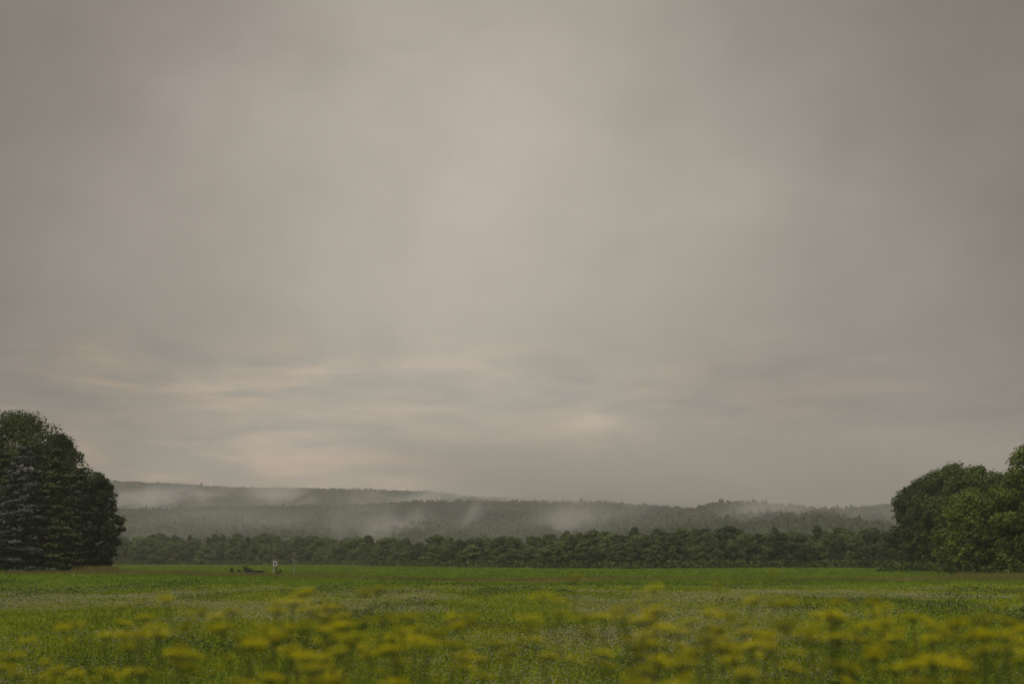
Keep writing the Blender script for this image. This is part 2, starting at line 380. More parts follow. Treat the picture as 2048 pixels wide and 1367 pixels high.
# forest canopy on the slopes: one uncountable mass, every crown a clump of leaf faces
rng = np.random.default_rng(7)
def canopy():
    g = Geo(); pts = []
    for y0 in np.arange(930, 3060, 10.):
        half = 0.44 * y0 + 60
        sp = 8.0 + y0 * 0.0012
        n = int(2 * half / sp)
        x = np.linspace(-half, half, n) + rng.uniform(-sp * .55, sp * .55, n)
        y = y0 + rng.uniform(-6, 6, n)
        pts.append(np.stack([x, y], 1))
    P = np.concatenate(pts); z = hill_z(P[:, 0], P[:, 1])
    keep = z > 0.5
    P, z = P[keep], z[keep]
    # leave out what lies deep behind a nearer ridge, seen from anywhere near the camera
    az_ = P[:, 0] / P[:, 1]; el_ = (z + 16) / P[:, 1]
    hor = np.zeros(len(P))
    for f in np.linspace(0.30, 0.97, 40):
        yy = P[:, 1] * f; ok = yy > 900
        hh = (hill_z(az_ * yy, yy) + 6) / np.maximum(yy, 1)
        hor = np.where(ok, np.maximum(hor, hh), hor)
    keep = el_ > hor - 0.001
    P, z, = P[keep], z[keep]
    N = len(P); con = rng.random(N) < 0.13
    h = np.where(con, rng.uniform(12, 17, N), rng.uniform(8.5, 15, N)) * np.where(rng.random(N) < .05, 1.2, 1.0)
    r = np.where(con, rng.uniform(2.6, 3.6, N), rng.uniform(4.0, 6.5, N))
    print('canopy crowns', N)
    K = 24
    d = unit(rng.normal(size=(N * K, 3))); d[:, 2] = np.abs(d[:, 2]) * 1.0 - 0.25
    d = unit(d); rr = rng.uniform(.72, 1.12, (N * K, 1))
    H = np.repeat(h, K); Rr = np.repeat(r, K); CN = np.repeat(con, K)
    u = rng.random(N * K)
    ang = np.arctan2(d[:, 1], d[:, 0])
    cone = np.stack([np.cos(ang) * (1 - u) * Rr, np.sin(ang) * (1 - u) * Rr, H * (0.25 + 0.75 * u)], 1)
    dome = np.stack([d[:, 0] * Rr * rr[:, 0], d[:, 1] * Rr * rr[:, 0], H * .55 + d[:, 2] * rr[:, 0] * H * .45], 1)
    c = np.where(CN[:, None], cone, dome) + np.repeat(np.stack([P[:, 0], P[:, 1], z], 1), K, axis=0)
    nrm = d + rng.normal(size=d.shape) * .35 + np.array([0, 0, .3])
    size = np.where(CN, 1.9, 3.0) * rng.uniform(.6, 1.2, N * K)
    V, F = leaf_quads(c, nrm, size, rng, 1.1)
    g.add(V, F)
    # solid heart of every crown: a rough dome of three rings and a tip
    na = 7; rings = [(1.0, .22), (.98, .55), (.62, .86)]; A = 2 * np.pi * np.arange(na) / na
    U = np.array([[np.cos(a) * q, np.sin(a) * q, zz] for q, zz in rings for a in A] + [[0, 0, .97]])
    jit = 1 + rng.normal(size=(N, len(U), 3)) * .10
    sc_ = np.stack([r * .86, r * .86, h * .96], 1)[:, None, :]
    V = U[None] * jit * sc_ + np.stack([P[:, 0], P[:, 1], z], 1)[:, None, :]
    nv = len(U); Q = [(q * na + i, q * na + (i + 1) % na, (q + 1) * na + (i + 1) % na, (q + 1) * na + i) for q in (0, 1) for i in range(na)]
    T = [(2 * na + i, 2 * na + (i + 1) % na, nv - 1) for i in range(na)]
    off = np.arange(N)[:, None, None] * nv; n0 = g.n
    g.add(V.reshape(-1, 3), (off + np.array(Q)[None]).reshape(-1, 4))
    t3 = (off + np.array(T)[None]).reshape(-1, 3)
    g.l.append((t3 + n0).ravel()); g.t.append(np.full(len(t3), 3)); g.m.append(np.zeros(len(t3), int))
    return g.mesh('hill_forest', [M['wood_mass']])
tag(obj('hill_forest', canopy()), 'hazy dark green forest covering the misty hills behind the field', 'forest', kind='stuff')

# ---------------------------------------------------------------- trees
def broadleaf(name, seed, h, r, base, nl, lpl, ls, leafmat, lean=(0, 0), trunk_r=None, lobe=(0.20, 0.32), top_pow=0.55, limbs=9):
    """trunk mesh and crown mesh of one broadleaf tree; unit is metres, foot at the origin"""
    rg = np.random.default_rng(seed); rd = random.Random(seed)
    g = Geo(); cent = []
    for i in range(nl):
        u = (i + rg.random()) / nl                       # height through the crown
        prof = (math.sin(math.pi * min(1, (0.10 + 0.90 * u) ** 0.85)) ** top_pow) if u < .98 else .2
        rad = r * prof * (1 if rg.random() < .75 else .45) * rg.uniform(.66, 1.12)
        a = rg.uniform(0, 2 * math.pi)
        lr = r * rg.uniform(*lobe)
        z = base + (h - base - lr * .6) * u
        cent.append((math.cos(a) * (rad - lr * .3) + lean[0] * u, math.sin(a) * (rad - lr * .3) + lean[1] * u, z, lr))
    cent = np.array(cent)
    cols = []
    for (x, y, z, lr) in cent:
        n = int(lpl * (lr / (r * .26)) ** 2)
        d = unit(rg.normal(size=(n, 3)))
        rad = lr * (rg.uniform(.35, 1.0, n) ** .5) * np.where(rg.random(n) < .16, rg.uniform(1.1, 1.5, n), rg.uniform(.8, 1.15, n))
        c = np.stack([x + d[:, 0] * rad * 1.08, y + d[:, 1] * rad * 1.08, z + d[:, 2] * rad * .74], 1)
        nr = d + np.array([0, 0, .55]) + rg.normal(size=d.shape) * .45
        cols.append((c, nr))
    c = np.concatenate([q[0] for q in cols]); nr = np.concatenate([q[1] for q in cols])
    k = c[:, 2] > 0.15
    V, F = leaf_quads(c[k], nr[k], ls * rg.uniform(.55, 1.25, k.sum()), rg, 1.35)
    g.add(V, F)
    crown = g.mesh(name + '_crown', [leafmat])
    t = Geo(); tr = trunk_r or h * .022
    top = Vector((lean[0] * .7, lean[1] * .7, base + (h - base) * .72))
    t.tube([(0, 0, -.3), (0.02 * h * rd.uniform(-1, 1), 0.02 * h * rd.uniform(-1, 1), h * .25), tuple(top * .75), tuple(top)],
           [tr * 1.25, tr, tr * .6, tr * .18], 8)
    for i in range(limbs):
        x, y, z, lr = cent[int((i + .5) / limbs * len(cent))]
        z0 = max(h * .1, z * .55); st = Vector((top.x * z0 / top.z, top.y * z0 / top.z, z0)); en = Vector((x, y, z))
        mid = st.lerp(en, .5) + Vector((0, 0, -.04 * h)); t.tube([st, mid, en], [tr * .42, tr * .26, tr * .07], 5)
    return t.mesh(name + '_trunk', [M['bark']], True), crown
def conifer(name, seed, h, r, base, mat, step=.5, nb=11, qs=.42, droop=.22, pw=.85, perb=None, trunk_r=None, fan=.16):
    rg = np.random.default_rng(seed); g = Geo(); C_, N_, S_ = [], [], []
    z = base
    t = Geo(); tr = trunk_r or h * .016
    t.tube([(0, 0, -.3), (0, 0, h * .5), (0, 0, h * .97)], [tr, tr * .55, tr * .08], 7)
    while z < h:
        u = (z - base) / (h - base)
        L0 = r * ((1 - u) ** pw) * rg.uniform(.88, 1.08) + .12
        n = max(4, int(nb * (.45 + .55 * (1 - u))))
        a0 = rg.uniform(0, 6.28)
        for k in range(n):
            a = a0 + 2 * math.pi * k / n + rg.uniform(-.2, .2); L = L0 * rg.uniform(.70, 1.15); bz = rg.uniform(-.7, .7) * step
            m_ = max(5, int(L / qs * 3.6)) if perb is None else perb
            s_ = np.sqrt(rg.uniform(.04, 1.0, m_)) * L
            sag = droop * s_ - droop * .75 * s_ ** 2 / max(L, .1) * (1 if u < .8 else .2)
            side = rg.normal(size=m_) * fan * (s_ * .6 + .3)
            ca_, sa_ = math.cos(a), math.sin(a)
            zz = z + bz - s_ * droop * 1.1 + (s_ / max(L, .1)) ** 3 * L * .22 + rg.normal(size=m_) * .10
            C_.append(np.stack([ca_ * s_ - sa_ * side, sa_ * s_ + ca_ * side, zz], 1))
            N_.append(np.stack([ca_ * .45 + rg.normal(size=m_) * .4, sa_ * .45 + rg.normal(size=m_) * .4, np.full(m_, .9)], 1))
            S_.append(np.full(m_, qs) * rg.uniform(.6, 1.3, m_))
        z += step * rg.uniform(.8, 1.2)
    V, F = leaf_quads(np.concatenate(C_), np.concatenate(N_), np.concatenate(S_), rg, 1.7)
    k = np.repeat(np.concatenate(C_)[:, 2] > .1, 1)
    g.add(V, F[k])
    return t.mesh(name + '_trunk', [M['bark']], True), g.mesh(name + '_crown', [mat])
def plant_tree(name, meshes, loc, label, cat, group=None, rz=0., sc=1.0):
    e = empty(name, loc, rz, sc); tag(e, label, cat, group)
    obj('trunk', meshes[0], e); obj('crown', meshes[1], e)
    return e
def at(px, y, dz=0.): x = X(px, y); return (x, y, float(gz(x, y)) + dz)

# --- left group
def hgt(pytop, y, base): return Z(pytop, y) - base
LG = 'trees of the dark clump at the left edge of the field'
def left_tree(kind, px, pytop, y, r, label, cat, mats, seed, **kw):
    p = at(px, y); h = hgt(pytop, y, p[2])
    if kind == 'b': ms = broadleaf(cat.replace(' ', '_'), seed, h, r, kw.pop('base', 1.0), kw.pop('nl', 110), kw.pop('lpl', 300), kw.pop('ls', .36), mats, **kw)
    else: ms = conifer(cat.replace(' ', '_'), seed, h, r, .3, mats, **kw)
    return plant_tree(cat.replace(' ', '_'), ms, p, label, cat, kw.get('group', None))
left_tree('b', 22, 820, 232, 11.0, 'tallest dark green maple rising behind the spruces at the left edge', 'maple tree', M['maple'], 11, nl=260, lpl=330, base=3.0, ls=.34, lobe=(.12, .20), top_pow=.5)
left_tree('b', 108, 866, 229, 6.2, 'lower shoulder of dark maple foliage right of the tallest maple', 'maple tree', M['maple'], 13, nl=150, lpl=300, base=2.0, ls=.34, lobe=(.16, .25), top_pow=.7)
left_tree('b', -75, 835, 236, 9.0, 'dark maple crown cut by the left border beside the tallest maple', 'maple tree', M['maple'], 12, nl=110, base=3.0, lobe=(.16, .27))
left_tree('c', -8, 888, 199, 5.2, 'green spruce half cut off by the left border of the photo', 'spruce tree', M['green_needle'], 21, pw=.60, nb=13, droop=.42, step=.66, qs=.32, fan=.20, perb=54)
left_tree('c', 38, 893, 193, 5.3, 'blue grey spruce with drooping silvery branches at the left edge', 'blue spruce', M['blue_needle'], 22, pw=.50, nb=14, droop=.45, step=.68, qs=.32, fan=.20, perb=60)
left_tree('c', 104, 897, 195, 4.3, 'olive green spruce standing right of the blue grey spruce', 'spruce tree', M['green_needle'], 23, pw=.55, nb=12, droop=.40, step=.64, qs=.32, fan=.20, perb=52)
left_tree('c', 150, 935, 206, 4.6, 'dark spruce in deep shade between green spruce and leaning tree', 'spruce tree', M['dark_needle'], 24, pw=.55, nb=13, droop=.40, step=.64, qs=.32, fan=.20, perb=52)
left_tree('b', 180, 944, 210, 3.8, 'ragged broadleaf tree leaning out at the right end of the left clump', 'broadleaf tree', M['dark_leaf'], 25, nl=150, lpl=170, base=.6, ls=.34, lean=(.7, 0), lobe=(.14, .26), top_pow=.6)
left_tree('b', 214, 1040, 206, 1.5, 'low dark bushy tree under the ragged tree at the clump end', 'small tree', M['dark_leaf'], 26, nl=34, lpl=150, base=.6, ls=.28, limbs=4)

# --- right group
RT = [  # px, top row, distance, radius, material, seed, label
    (1849, 962, 300, 7.0, 'edge_leaf', 31, 'hazy rounded broadleaf tree at the left end of the right wood'),
    (1872, 948, 292, 7.0, 'edge_leaf', 32, 'dark broadleaf tree with knobbly top second in the right wood'),
    (1915, 926, 284, 7.6, 'edge_leaf', 33, 'tall dark tree whose open top sticks up in the right wood'),
    (1965, 930, 262, 7.6, 'edge_leaf', 34, 'flat topped dark tree behind the bright green trees on the right'),
    (1950, 975, 232, 5.9, 'bright_leaf', 35, 'bright green leafy tree with hanging boughs at the front of the right wood'),
    (2016, 948, 214, 5.6, 'bright_leaf', 36, 'yellow green tree beside the tallest tree at the right edge'),
    (2082, 880, 205, 6.4, 'bright_leaf', 37, 'tallest light green tree cut by the right border'),
    (1858, 1040, 288, 4.4, 'edge_leaf', 38, 'low spreading tree at the foot of the hazy rounded tree'),
    (1990, 1048, 212, 3.6, 'bright_leaf', 39, 'short light green tree filling the foot of the right wood'),
    (2140, 900, 200, 7.0, 'edge_leaf', 40, 'broadleaf tree just beyond the right border of the photo'),
]
for px, top, y, r, mt, seed, lab in RT:
    p = at(px, y); h = Z(top, y) - p[2]
    ms = broadleaf('broadleaf_tree', seed, h, r, .7 + h * .02, 120 if h > 12 else 50, 300, .42 if y > 250 else .36, M[mt], lobe=(.16, .28), top_pow=.42)
    plant_tree('broadleaf_tree', ms, p, lab, 'tree', 'trees of the wood on the right', 0, 1)

ORD = ['leftmost', 'second from left', 'third from left', 'fourth from left', 'fifth from left', 'sixth from left', 'seventh from left', 'eighth from left', 'ninth from left', 'tenth from left']
def ranked(items):
    """items: [(x, (what, where))] -> labels; look-alikes in one place are told apart by their order"""
    by = {}
    for i, (x, k) in enumerate(items): by.setdefault(k, []).append((x, i))
    out = [None] * len(items)
    for (what, where), lst in by.items():
        lst.sort()
        for r_, (x, i) in enumerate(lst): out[i] = what + ' ' + where if len(lst) == 1 else what + ', ' + ORD[min(r_, 9)] + ', ' + where
    return out
# --- far treeline, every tree its own thing
FAR = {
    'round': [broadleaf('far_tree', 50 + i, 12, 4.0, .8, 44, 110, .56, M['far_leaf'], lobe=(.24, .38), limbs=6) for i in range(4)],
    'pale': [broadleaf('far_pale_tree', 60 + i, 9, 3.2, .4, 34, 100, .50, M['far_pale'], lobe=(.26, .40), limbs=5) for i in range(3)],
    'tall': [broadleaf('far_tall_tree', 70 + i, 14, 2.9, 3.0, 44, 95, .52, M['far_leaf'], lobe=(.26, .42), limbs=6, trunk_r=.22) for i in range(3)],
    'con': [conifer('far_conifer', 80 + i, 13, 2.5, 1.2, M['far_needle'], step=.6, nb=10, qs=.55, perb=8) for i in range(3)],
}
KL = {'round': ('rounded green tree', 'broadleaf tree'), 'pale': ('pale bushy tree', 'bushy tree'), 'tall': ('tall slender tree', 'broadleaf tree'), 'con': ('dark pointed conifer', 'conifer')}
ZN = [(270, 'beside the left clump'), (340, 'right of the left clump'), (420, 'left of the brush pile'), (500, 'behind the brush pile'), (570, 'behind the white box'), (640, 'right of the bare sapling'),
      (720, 'left of centre'), (800, 'under the highest mist'), (880, 'in the low stretch'), (960, 'in the low stretch at centre'), (1030, 'where the treeline starts to rise'), (1095, 'left of the tall stretch'),
      (1150, 'where the tall stretch begins'), (1230, 'in the conifer stretch'), (1310, 'right of the conifer stretch'), (1390, 'under the cloud dip'), (1470, 'under the wooded knoll'), (1550, 'right of the wooded knoll'),
      (1630, 'under the highest crowns at right'), (1710, 'in the flat stretch at right'), (9999, 'beside the right wood')]
def far_zone(px): return next(t for lim, t in ZN if px < lim)
FARL = []
rd = random.Random(5)
TOPS = [(-250, 1072), (230, 1070), (335, 1064), (400, 1075), (470, 1066), (560, 1072), (640, 1070), (720, 1073), (800, 1078), (880, 1074), (960, 1066), (1040, 1068),
        (1085, 1074), (1100, 1066), (1140, 1061), (1200, 1063), (1250, 1060), (1300, 1056), (1350, 1058), (1420, 1055), (1445, 1049), (1480, 1056), (1530, 1058), (1570, 1047), (1610, 1056), (1680, 1058), (1740, 1060), (1790, 1058), (2200, 1058)]
def top_row(px): return float(np.interp(px, [t[0] for t in TOPS], [t[1] for t in TOPS]))
SECT = [(205, 640, 4.8, 'left of the middle, beyond the white box'), (640, 1090, 4.3, 'in the middle low stretch of the far treeline'), (1090, 1800, 3.9, 'in the tall right stretch of the far treeline')]
n_far = 0
for x0, x1, spacing, where in SECT:
    for row in range(4):
        px = x0 - (20 if row else 0) + rd.uniform(0, 12)
        while px < x1:
            y = edge_y(px) + 4 + row * 9 + rd.uniform(-2.5, 2.5)
            if 1090 <= px <= 1800: kind = rd.choices(['round', 'tall', 'con', 'pale'], [3.4, 3.6, 2.6 if px < 1330 else .5, 1.2])[0] if row else rd.choices(['pale', 'tall', 'round', 'con'], [2.5, 2, 2.5, 1])[0]
            else: kind = rd.choices(['round', 'pale', 'con', 'tall'], [4, 3.5, .4, .9])[0] if row else rd.choices(['pale', 'round'], [3, 1.6])[0]
            x = X(px, y); z = float(gz(x, y)); full = Z(top_row(px), y) - z
            frac = {0: rd.uniform(.32, .76), 1: rd.uniform(.55, .95), 2: rd.uniform(.72, 1.04), 3: rd.choice((rd.uniform(.80, .98), rd.uniform(.95, 1.10)))}[row]
            if px > 1090 and row < 2: frac = min(1, frac + .12)
            ms = rd.choice(FAR[kind]); nominal = {'round': 12, 'pale': 9, 'tall': 14, 'con': 13}[kind]
            s = full * frac / nominal; wdt = s * rd.choice((rd.uniform(.75, 1.0), rd.uniform(1.0, 1.3), rd.uniform(1.2, 1.6)))
            if kind == 'con': s *= rd.uniform(.90, 1.0); wdt *= 1.15
            what = KL[kind][0] + {0: ', front row', 1: ', second row', 2: ', third row', 3: ', back row'}[row]
            e = plant_tree({'con': 'conifer', 'pale': 'bushy_tree'}.get(kind, 'broadleaf_tree'), ms, (x, y, z), None, KL[kind][1],
                       'trees of the far treeline', rd.uniform(0, 6.28), (wdt, wdt, s))
            FARL.append((px, (what, far_zone(px)), e))
            n_far += 1
            px += spacing * rd.choice((rd.uniform(.5, .9), rd.uniform(.9, 1.25), rd.uniform(1.1, 1.55))) / y * F_PX * (1.0 if row else .9)
for (px, k_, e), lab in zip(FARL, ranked([(a, b) for a, b, _ in FARL])): e['label'] = lab
print('far trees', n_far)
# undergrowth along the foot of the treeline and of both woods
def undergrowth():
    g = Geo()
    def strip(xa, ya, xb, yb, n, hh, depth):
        t = rng.random(n); x = xa + (xb - xa) * t + rng.normal(size=n) * depth; y = ya + (yb - ya) * t + rng.normal(size=n) * depth
        hm = hh * (.6 + .4 * np.sin(t * 60 + np.sin(t * 23) * 3))
        z = gz(x, y) + rng.uniform(0, 1, n) ** 1.3 * np.maximum(hm, .25)
        V, F = leaf_quads(np.stack([x, y, z], 1), rng.normal(size=(n, 3)) + np.array([0, -.4, .8]), rng.uniform(.25, .6, n) * (1 if ya < 320 else 1.3), rng, 1.3)
        g.add(V, F)
    prev = None
    for px in range(190, 1860, 40):
        y = edge_y(px) + 1
        if prev: strip(prev[0], prev[1], X(px, y), y, 520, 2.3, 1.3)
        prev = (X(px, y), y)
    strip(X(-120, 186), 186, X(205, 200), 200, 2500, .9, 1.0)
    strip(X(1780, 285), 285, X(1900, 270), 270, 2600, 2.2, 1.5)
    strip(X(1900, 268), 268, X(1975, 222), 222, 2000, 2.0, 1.3)
    strip(X(1960, 215), 215, X(2120, 190), 190, 3000, 2.0, 1.3)
    return g.mesh('undergrowth', [M['edge_leaf']])
tag(obj('undergrowth', undergrowth()), 'low leafy undergrowth along the foot of the trees', 'undergrowth', kind='stuff')

# ---------------------------------------------------------------- small things in the mid field
D0 = 200.
p = at(550, D0); k = D0 / F_PX
nb = empty('nest_box', p); tag(nb, 'white wooden box with a dark round hole on a short dark post', 'nest box')
zt, zb = Z(1121.5, D0) - p[2], Z(1134, D0) - p[2]; wbx = 6.6 * k
g = Geo(); g.box(0, .28, (zt + zb) / 2, wbx, .5, zt - zb); bx = obj('box', g.mesh('box', [M['white_paint']]), nb)
g = Geo(); n = 20
V = [(math.cos(2 * math.pi * i / n) * .155, yy, (zt - .30) + math.sin(2 * math.pi * i / n) * .155) for yy in (.02, .028) for i in range(n)]
g.add(V, [tuple(range(n))]); g.add(V, [(i, (i + 1) % n, n + (i + 1) % n, n + i) for i in range(n)])
obj('entrance_hole', g.mesh('entrance_hole', [M['black_hole']]), bx)
g = Geo(); g.box(0, .26, zt + .03, wbx + .12, .62, .055); obj('roof', g.mesh('roof', [M['white_paint']]), nb)
for sx in (-.14, .14):
    g = Geo(); g.box(sx, .28, zb / 2 - .15, .12, .14, zb + .28); obj('post', g.mesh('post', [M['grey_wood'] if sx < 0 else M['dark_wood']]), nb)
def snag(px, rtop, rbase, y, seed, label, r0):
    p = at(px, y); h = Z(rtop, y) - p[2]; rs = random.Random(seed); g = Geo()
    g.tube([(0, 0, -.2), (.05, 0, h * .4), (-.04, 0, h * .75), (.03, 0, h)], [r0, r0 * .8, r0 * .55, r0 * .2], 6)
    e = empty('dead_sapling', p); tag(e, label, 'dead sapling')
    obj('trunk', g.mesh('trunk', [M['grey_wood']], True), e)
    g = Geo()
    for i in range(13):
        z = h * rs.uniform(.25, .92); a = rs.uniform(0, 6.28); L = rs.uniform(.25, .75)
        q = Vector((0, 0, z)); d = Vector((math.cos(a), math.sin(a), rs.uniform(.5, 1.2)))
        g.tube([q, q + d * L * .5, q + d * L + Vector((0, 0, .1))], [r0 * .32, r0 * .22, r0 * .1], 4)
    obj('twigs', g.mesh('twigs', [M['grey_wood']]), e)
snag(547.5, 1104, 1124, 214, 1, 'thin bare dead stem rising just behind the white box', .07)
snag(588, 1104, 1140, 206, 2, 'pale bare sapling with short twigs right of the white box', .075)
p = at(509, 196); g = Geo(); rs = random.Random(3)
for i in range(46):
    a = rs.uniform(-.5, .5) + (math.pi if rs.random() < .5 else 0); L = rs.uniform(.5, 1.6)
    c = Vector((rs.gauss(0, .55), rs.gauss(0, .35), .1 + abs(rs.gauss(0, .22)) ))
    d = Vector((math.cos(a), math.sin(a), rs.uniform(-.15, .25))) * L / 2
    g.tube([c - d, c + Vector((0, 0, .05)), c + d], [.05, .065, .03], 5)
tag(obj('brush_pile', g.mesh('brush_pile', [M['dark_wood']]), None, (p[0], p[1], p[2] + .25)), 'low tangled pile of dark dead branches left of the white box', 'brush pile')
p = at(519, 194); g = Geo(); g.tube([(-1.1, 0, .42), (0, .05, .36), (1.2, .1, .26)], [.11, .12, .09], 8)
tag(obj('fallen_log', g.mesh('fallen_log', [M['dark_wood']], True), None, p), 'dark fallen log lying in front of the brush pile', 'log')
def weed(px, y, h, wd, seed, label):
    p = at(px, y); rg = np.random.default_rng(seed); e = empty('weed_bush', p); tag(e, label, 'weed')
    g = Geo(); cs = []
    for i in range(9):
        a = rg.uniform(0, 6.28); L = h * rg.uniform(.6, 1.0); dx_ = math.cos(a) * wd * rg.uniform(.1, 1); dy_ = math.sin(a) * wd * rg.uniform(.1, 1)
        g.tube([(dx_ * .2, dy_ * .2, -.05), (dx_ * .7, dy_ * .7, L * .5), (dx_, dy_, L)], [.015, .012, .006], 4)
        t = rg.uniform(.10, 1.0, 34)[:, None]
        cs.append(np.array([[dx_, dy_, L]]) * t + rg.normal(size=(34, 3)) * .07)
    obj('stems', g.mesh('stems', [M['weed']]), e)
    c = np.concatenate(cs); V, F = leaf_quads(c, rg.normal(size=c.shape) + np.array([0, 0, .6]), rg.uniform(.10, .2, len(c)), rg, 1.6)
    g = Geo(); g.add(V, F); obj('leaves', g.mesh('leaves', [M['weed']]), e)
weed(465, 197, 1.0, .6, 1, 'dark leafy weed clump at the left end by the brush pile')
weed(478, 199, .9, .5, 2, 'green weed clump between the dark weeds and the tall thin weed')
weed(492, 198, 1.5, .35, 3, 'tall thin weed standing at the left side of the brush pile')
weed(557, 197, .8, .45, 4, 'small weed growing at the foot of the white box post')

# ---------------------------------------------------------------- grass, clover, dry grass
def vnoise(x, y, seed, s):
    """cheap smooth value noise in numpy, 0..1"""
    rg = np.random.default_rng(seed); T = rg.random((256, 256))
    xx, yy = x / s, y / s; xi, yi = np.floor(xx).astype(int), np.floor(yy).astype(int); fx, fy = xx - xi, yy - yi
    fx = fx * fx * (3 - 2 * fx); fy = fy * fy * (3 - 2 * fy)
    a, b = T[xi % 256, yi % 256], T[(xi + 1) % 256, yi % 256]; c, d = T[xi % 256, (yi + 1) % 256], T[(xi + 1) % 256, (yi + 1) % 256]
    return (a * (1 - fx) + b * fx) * (1 - fy) + (c * (1 - fx) + d * fx) * fy
def scatter(n, y0, y1, pw, half=.47):
    """points with density falling as 1/y^pw"""
    u = rng.random(n)
    e = 2 - pw          # pdf in y ~ y^(1-pw)
    y = (y0 ** e + u * (y1 ** e - y0 ** e)) ** (1 / e) if abs(e) > 1e-6 else y0 * (y1 / y0) ** u
    x = rng.uniform(-1, 1, n) * (half * y + 1.0)
    return x, y
def grass():
    g = Geo()
    x, y = scatter(420000, 17, 660, 1.75)
    px = 1024 + x / y * F_PX; ed = np.interp(px, [e[0] for e in EDGE], [e[1] for e in EDGE])
    k = y < ed + 2; x, y = x[k], y[k]
    n_ = vnoise(x * 1.0, y * .5, 1, 3.2) * .6 + vnoise(x, y * .4, 2, 11.) * .4
    h = (.07 + .15 * n_) * np.where(y > 135, 1.25, 1.0) * rng.uniform(.6, 1.3, len(x)) * (1 + y / 700)
    wd = .006 + .00050 * y
    V, Q, T = blade_tris(np.stack([x, y, gz(x, y) - .01], 1), h, wd * rng.uniform(.6, 1.3, len(x)), rng.uniform(.1, .6, len(x)), rng)
    n0 = g.n; g.add(V, Q); g.l.append((T + n0).ravel()); g.t.append(np.full(len(T), 3)); g.m.append(np.zeros(len(T), int))
    # clover and herb leaves, low and broad
    x, y = scatter(330000, 17, 380, 1.75)
    c = np.stack([x, y, gz(x, y) + rng.uniform(.02, .16, len(x)) * (.5 + vnoise(x, y * .5, 1, 3.2))], 1)
    V, F = leaf_quads(c, rng.normal(size=c.shape) * .55 + np.array([0, -.1, 1.]), (.018 + .00085 * y) * rng.uniform(.6, 1.3, len(x)), rng, 1.0, .1)
    g.add(V, F)
    x, y = scatter(260000, 19, 150, 1.6)
    cl = vnoise(x, y * .55, 51, 1.9) * .6 + vnoise(x, y * .3, 52, 6.5) * .4; k = cl > .63; x, y, cl = x[k], y[k], cl[k]
    c = np.stack([x, y, gz(x, y) + rng.uniform(.05, 1, len(x)) * np.clip((cl - .60) * 2.4, .05, .38)], 1)
    V, F = leaf_quads(c, rng.normal(size=c.shape) * .6 + np.array([0, -.1, 1.]), (.022 + .00085 * y) * rng.uniform(.6, 1.3, len(x)), rng, 1.2, .1)
    g.add(V, F, 1)
    # bank by the camera
    x = rng.uniform(-14, 14, 60000); y = rng.uniform(1.6, 19, 60000)
    hb = np.where(y < 9, .45, .3) * rng.uniform(.5, 1.2, len(x))
    V, Q, T = blade_tris(np.stack([x, y, gz(x, y) - .01], 1), hb, rng.uniform(.006, .012, len(x)), rng.uniform(.1, .6, len(x)), rng)
    n0 = g.n; g.add(V, Q); g.l.append((T + n0).ravel()); g.t.append(np.full(len(T), 3)); g.m.append(np.zeros(len(T), int))
    return g.mesh('grass', [M['grass'], M['herb']])
tag(obj('grass', grass()), 'green grass and clover leaves covering the whole field', 'grass', kind='stuff')
def clover():
    g = Geo(); x, y = scatter(330000, 19, 128, 1.35)
    px = 1024 + x / y * F_PX; py = HOR + CAM_Z / y * F_PX
    band = .55 * vnoise(x, y * .38, 31, 5.5) + .30 * vnoise(x, y * .5, 33, 2.0) + .15 * vnoise(x, y, 35, .7)
    # drifts that show in the photo: mid-field belt on the left and centre, near centre, right
    boost = .15 * np.exp(-((y - 66) / 11) ** 2) * (px < 900) + .13 * np.exp(-((y - 82) / 10) ** 2) * (px > 1000) \
        + .26 * np.exp(-((y - 40) / 5) ** 2) * np.exp(-((px - 1120) / 190) ** 2) + .10 * np.exp(-((y - 62) / 9) ** 2) * (px > 1150) \
        - .28 * np.exp(-((y - 55) / 7) ** 2) * np.exp(-((px - 1050) / 190) ** 2) - .14 * sstep(y, 78, 118)
    k = rng.random(len(x)) < np.clip((band + boost - .46) * 2.2, .025, .60) ; x, y = x[k], y[k]
    s = .020 + .00026 * y; z = gz(x, y) + rng.uniform(.13, .27, len(x))
    c = np.stack([x, y, z], 1); N = len(c); s = (s * rng.uniform(.7, 1.25, N))[:, None]
    # octahedral flower heads
    D = np.array([[1, 0, 0], [0, 1, 0], [-1, 0, 0], [0, -1, 0], [0, 0, 1.05], [0, 0, -.8]])
    V = (c[:, None, :] + D[None] * s[:, :, None] * .5).reshape(-1, 3)
    F = np.array([[0, 1, 4], [1, 2, 4], [2, 3, 4], [3, 0, 4], [1, 0, 5], [2, 1, 5], [3, 2, 5], [0, 3, 5]])
    g.add(V, (np.arange(N)[:, None, None] * 6 + F[None]).reshape(-1, 3))
    print('clover', N)
    return g.mesh('clover_flowers', [M['clover_white']])
tag(obj('clover_flowers', clover()), 'countless small white clover heads drifting over the near field', 'clover', kind='stuff')
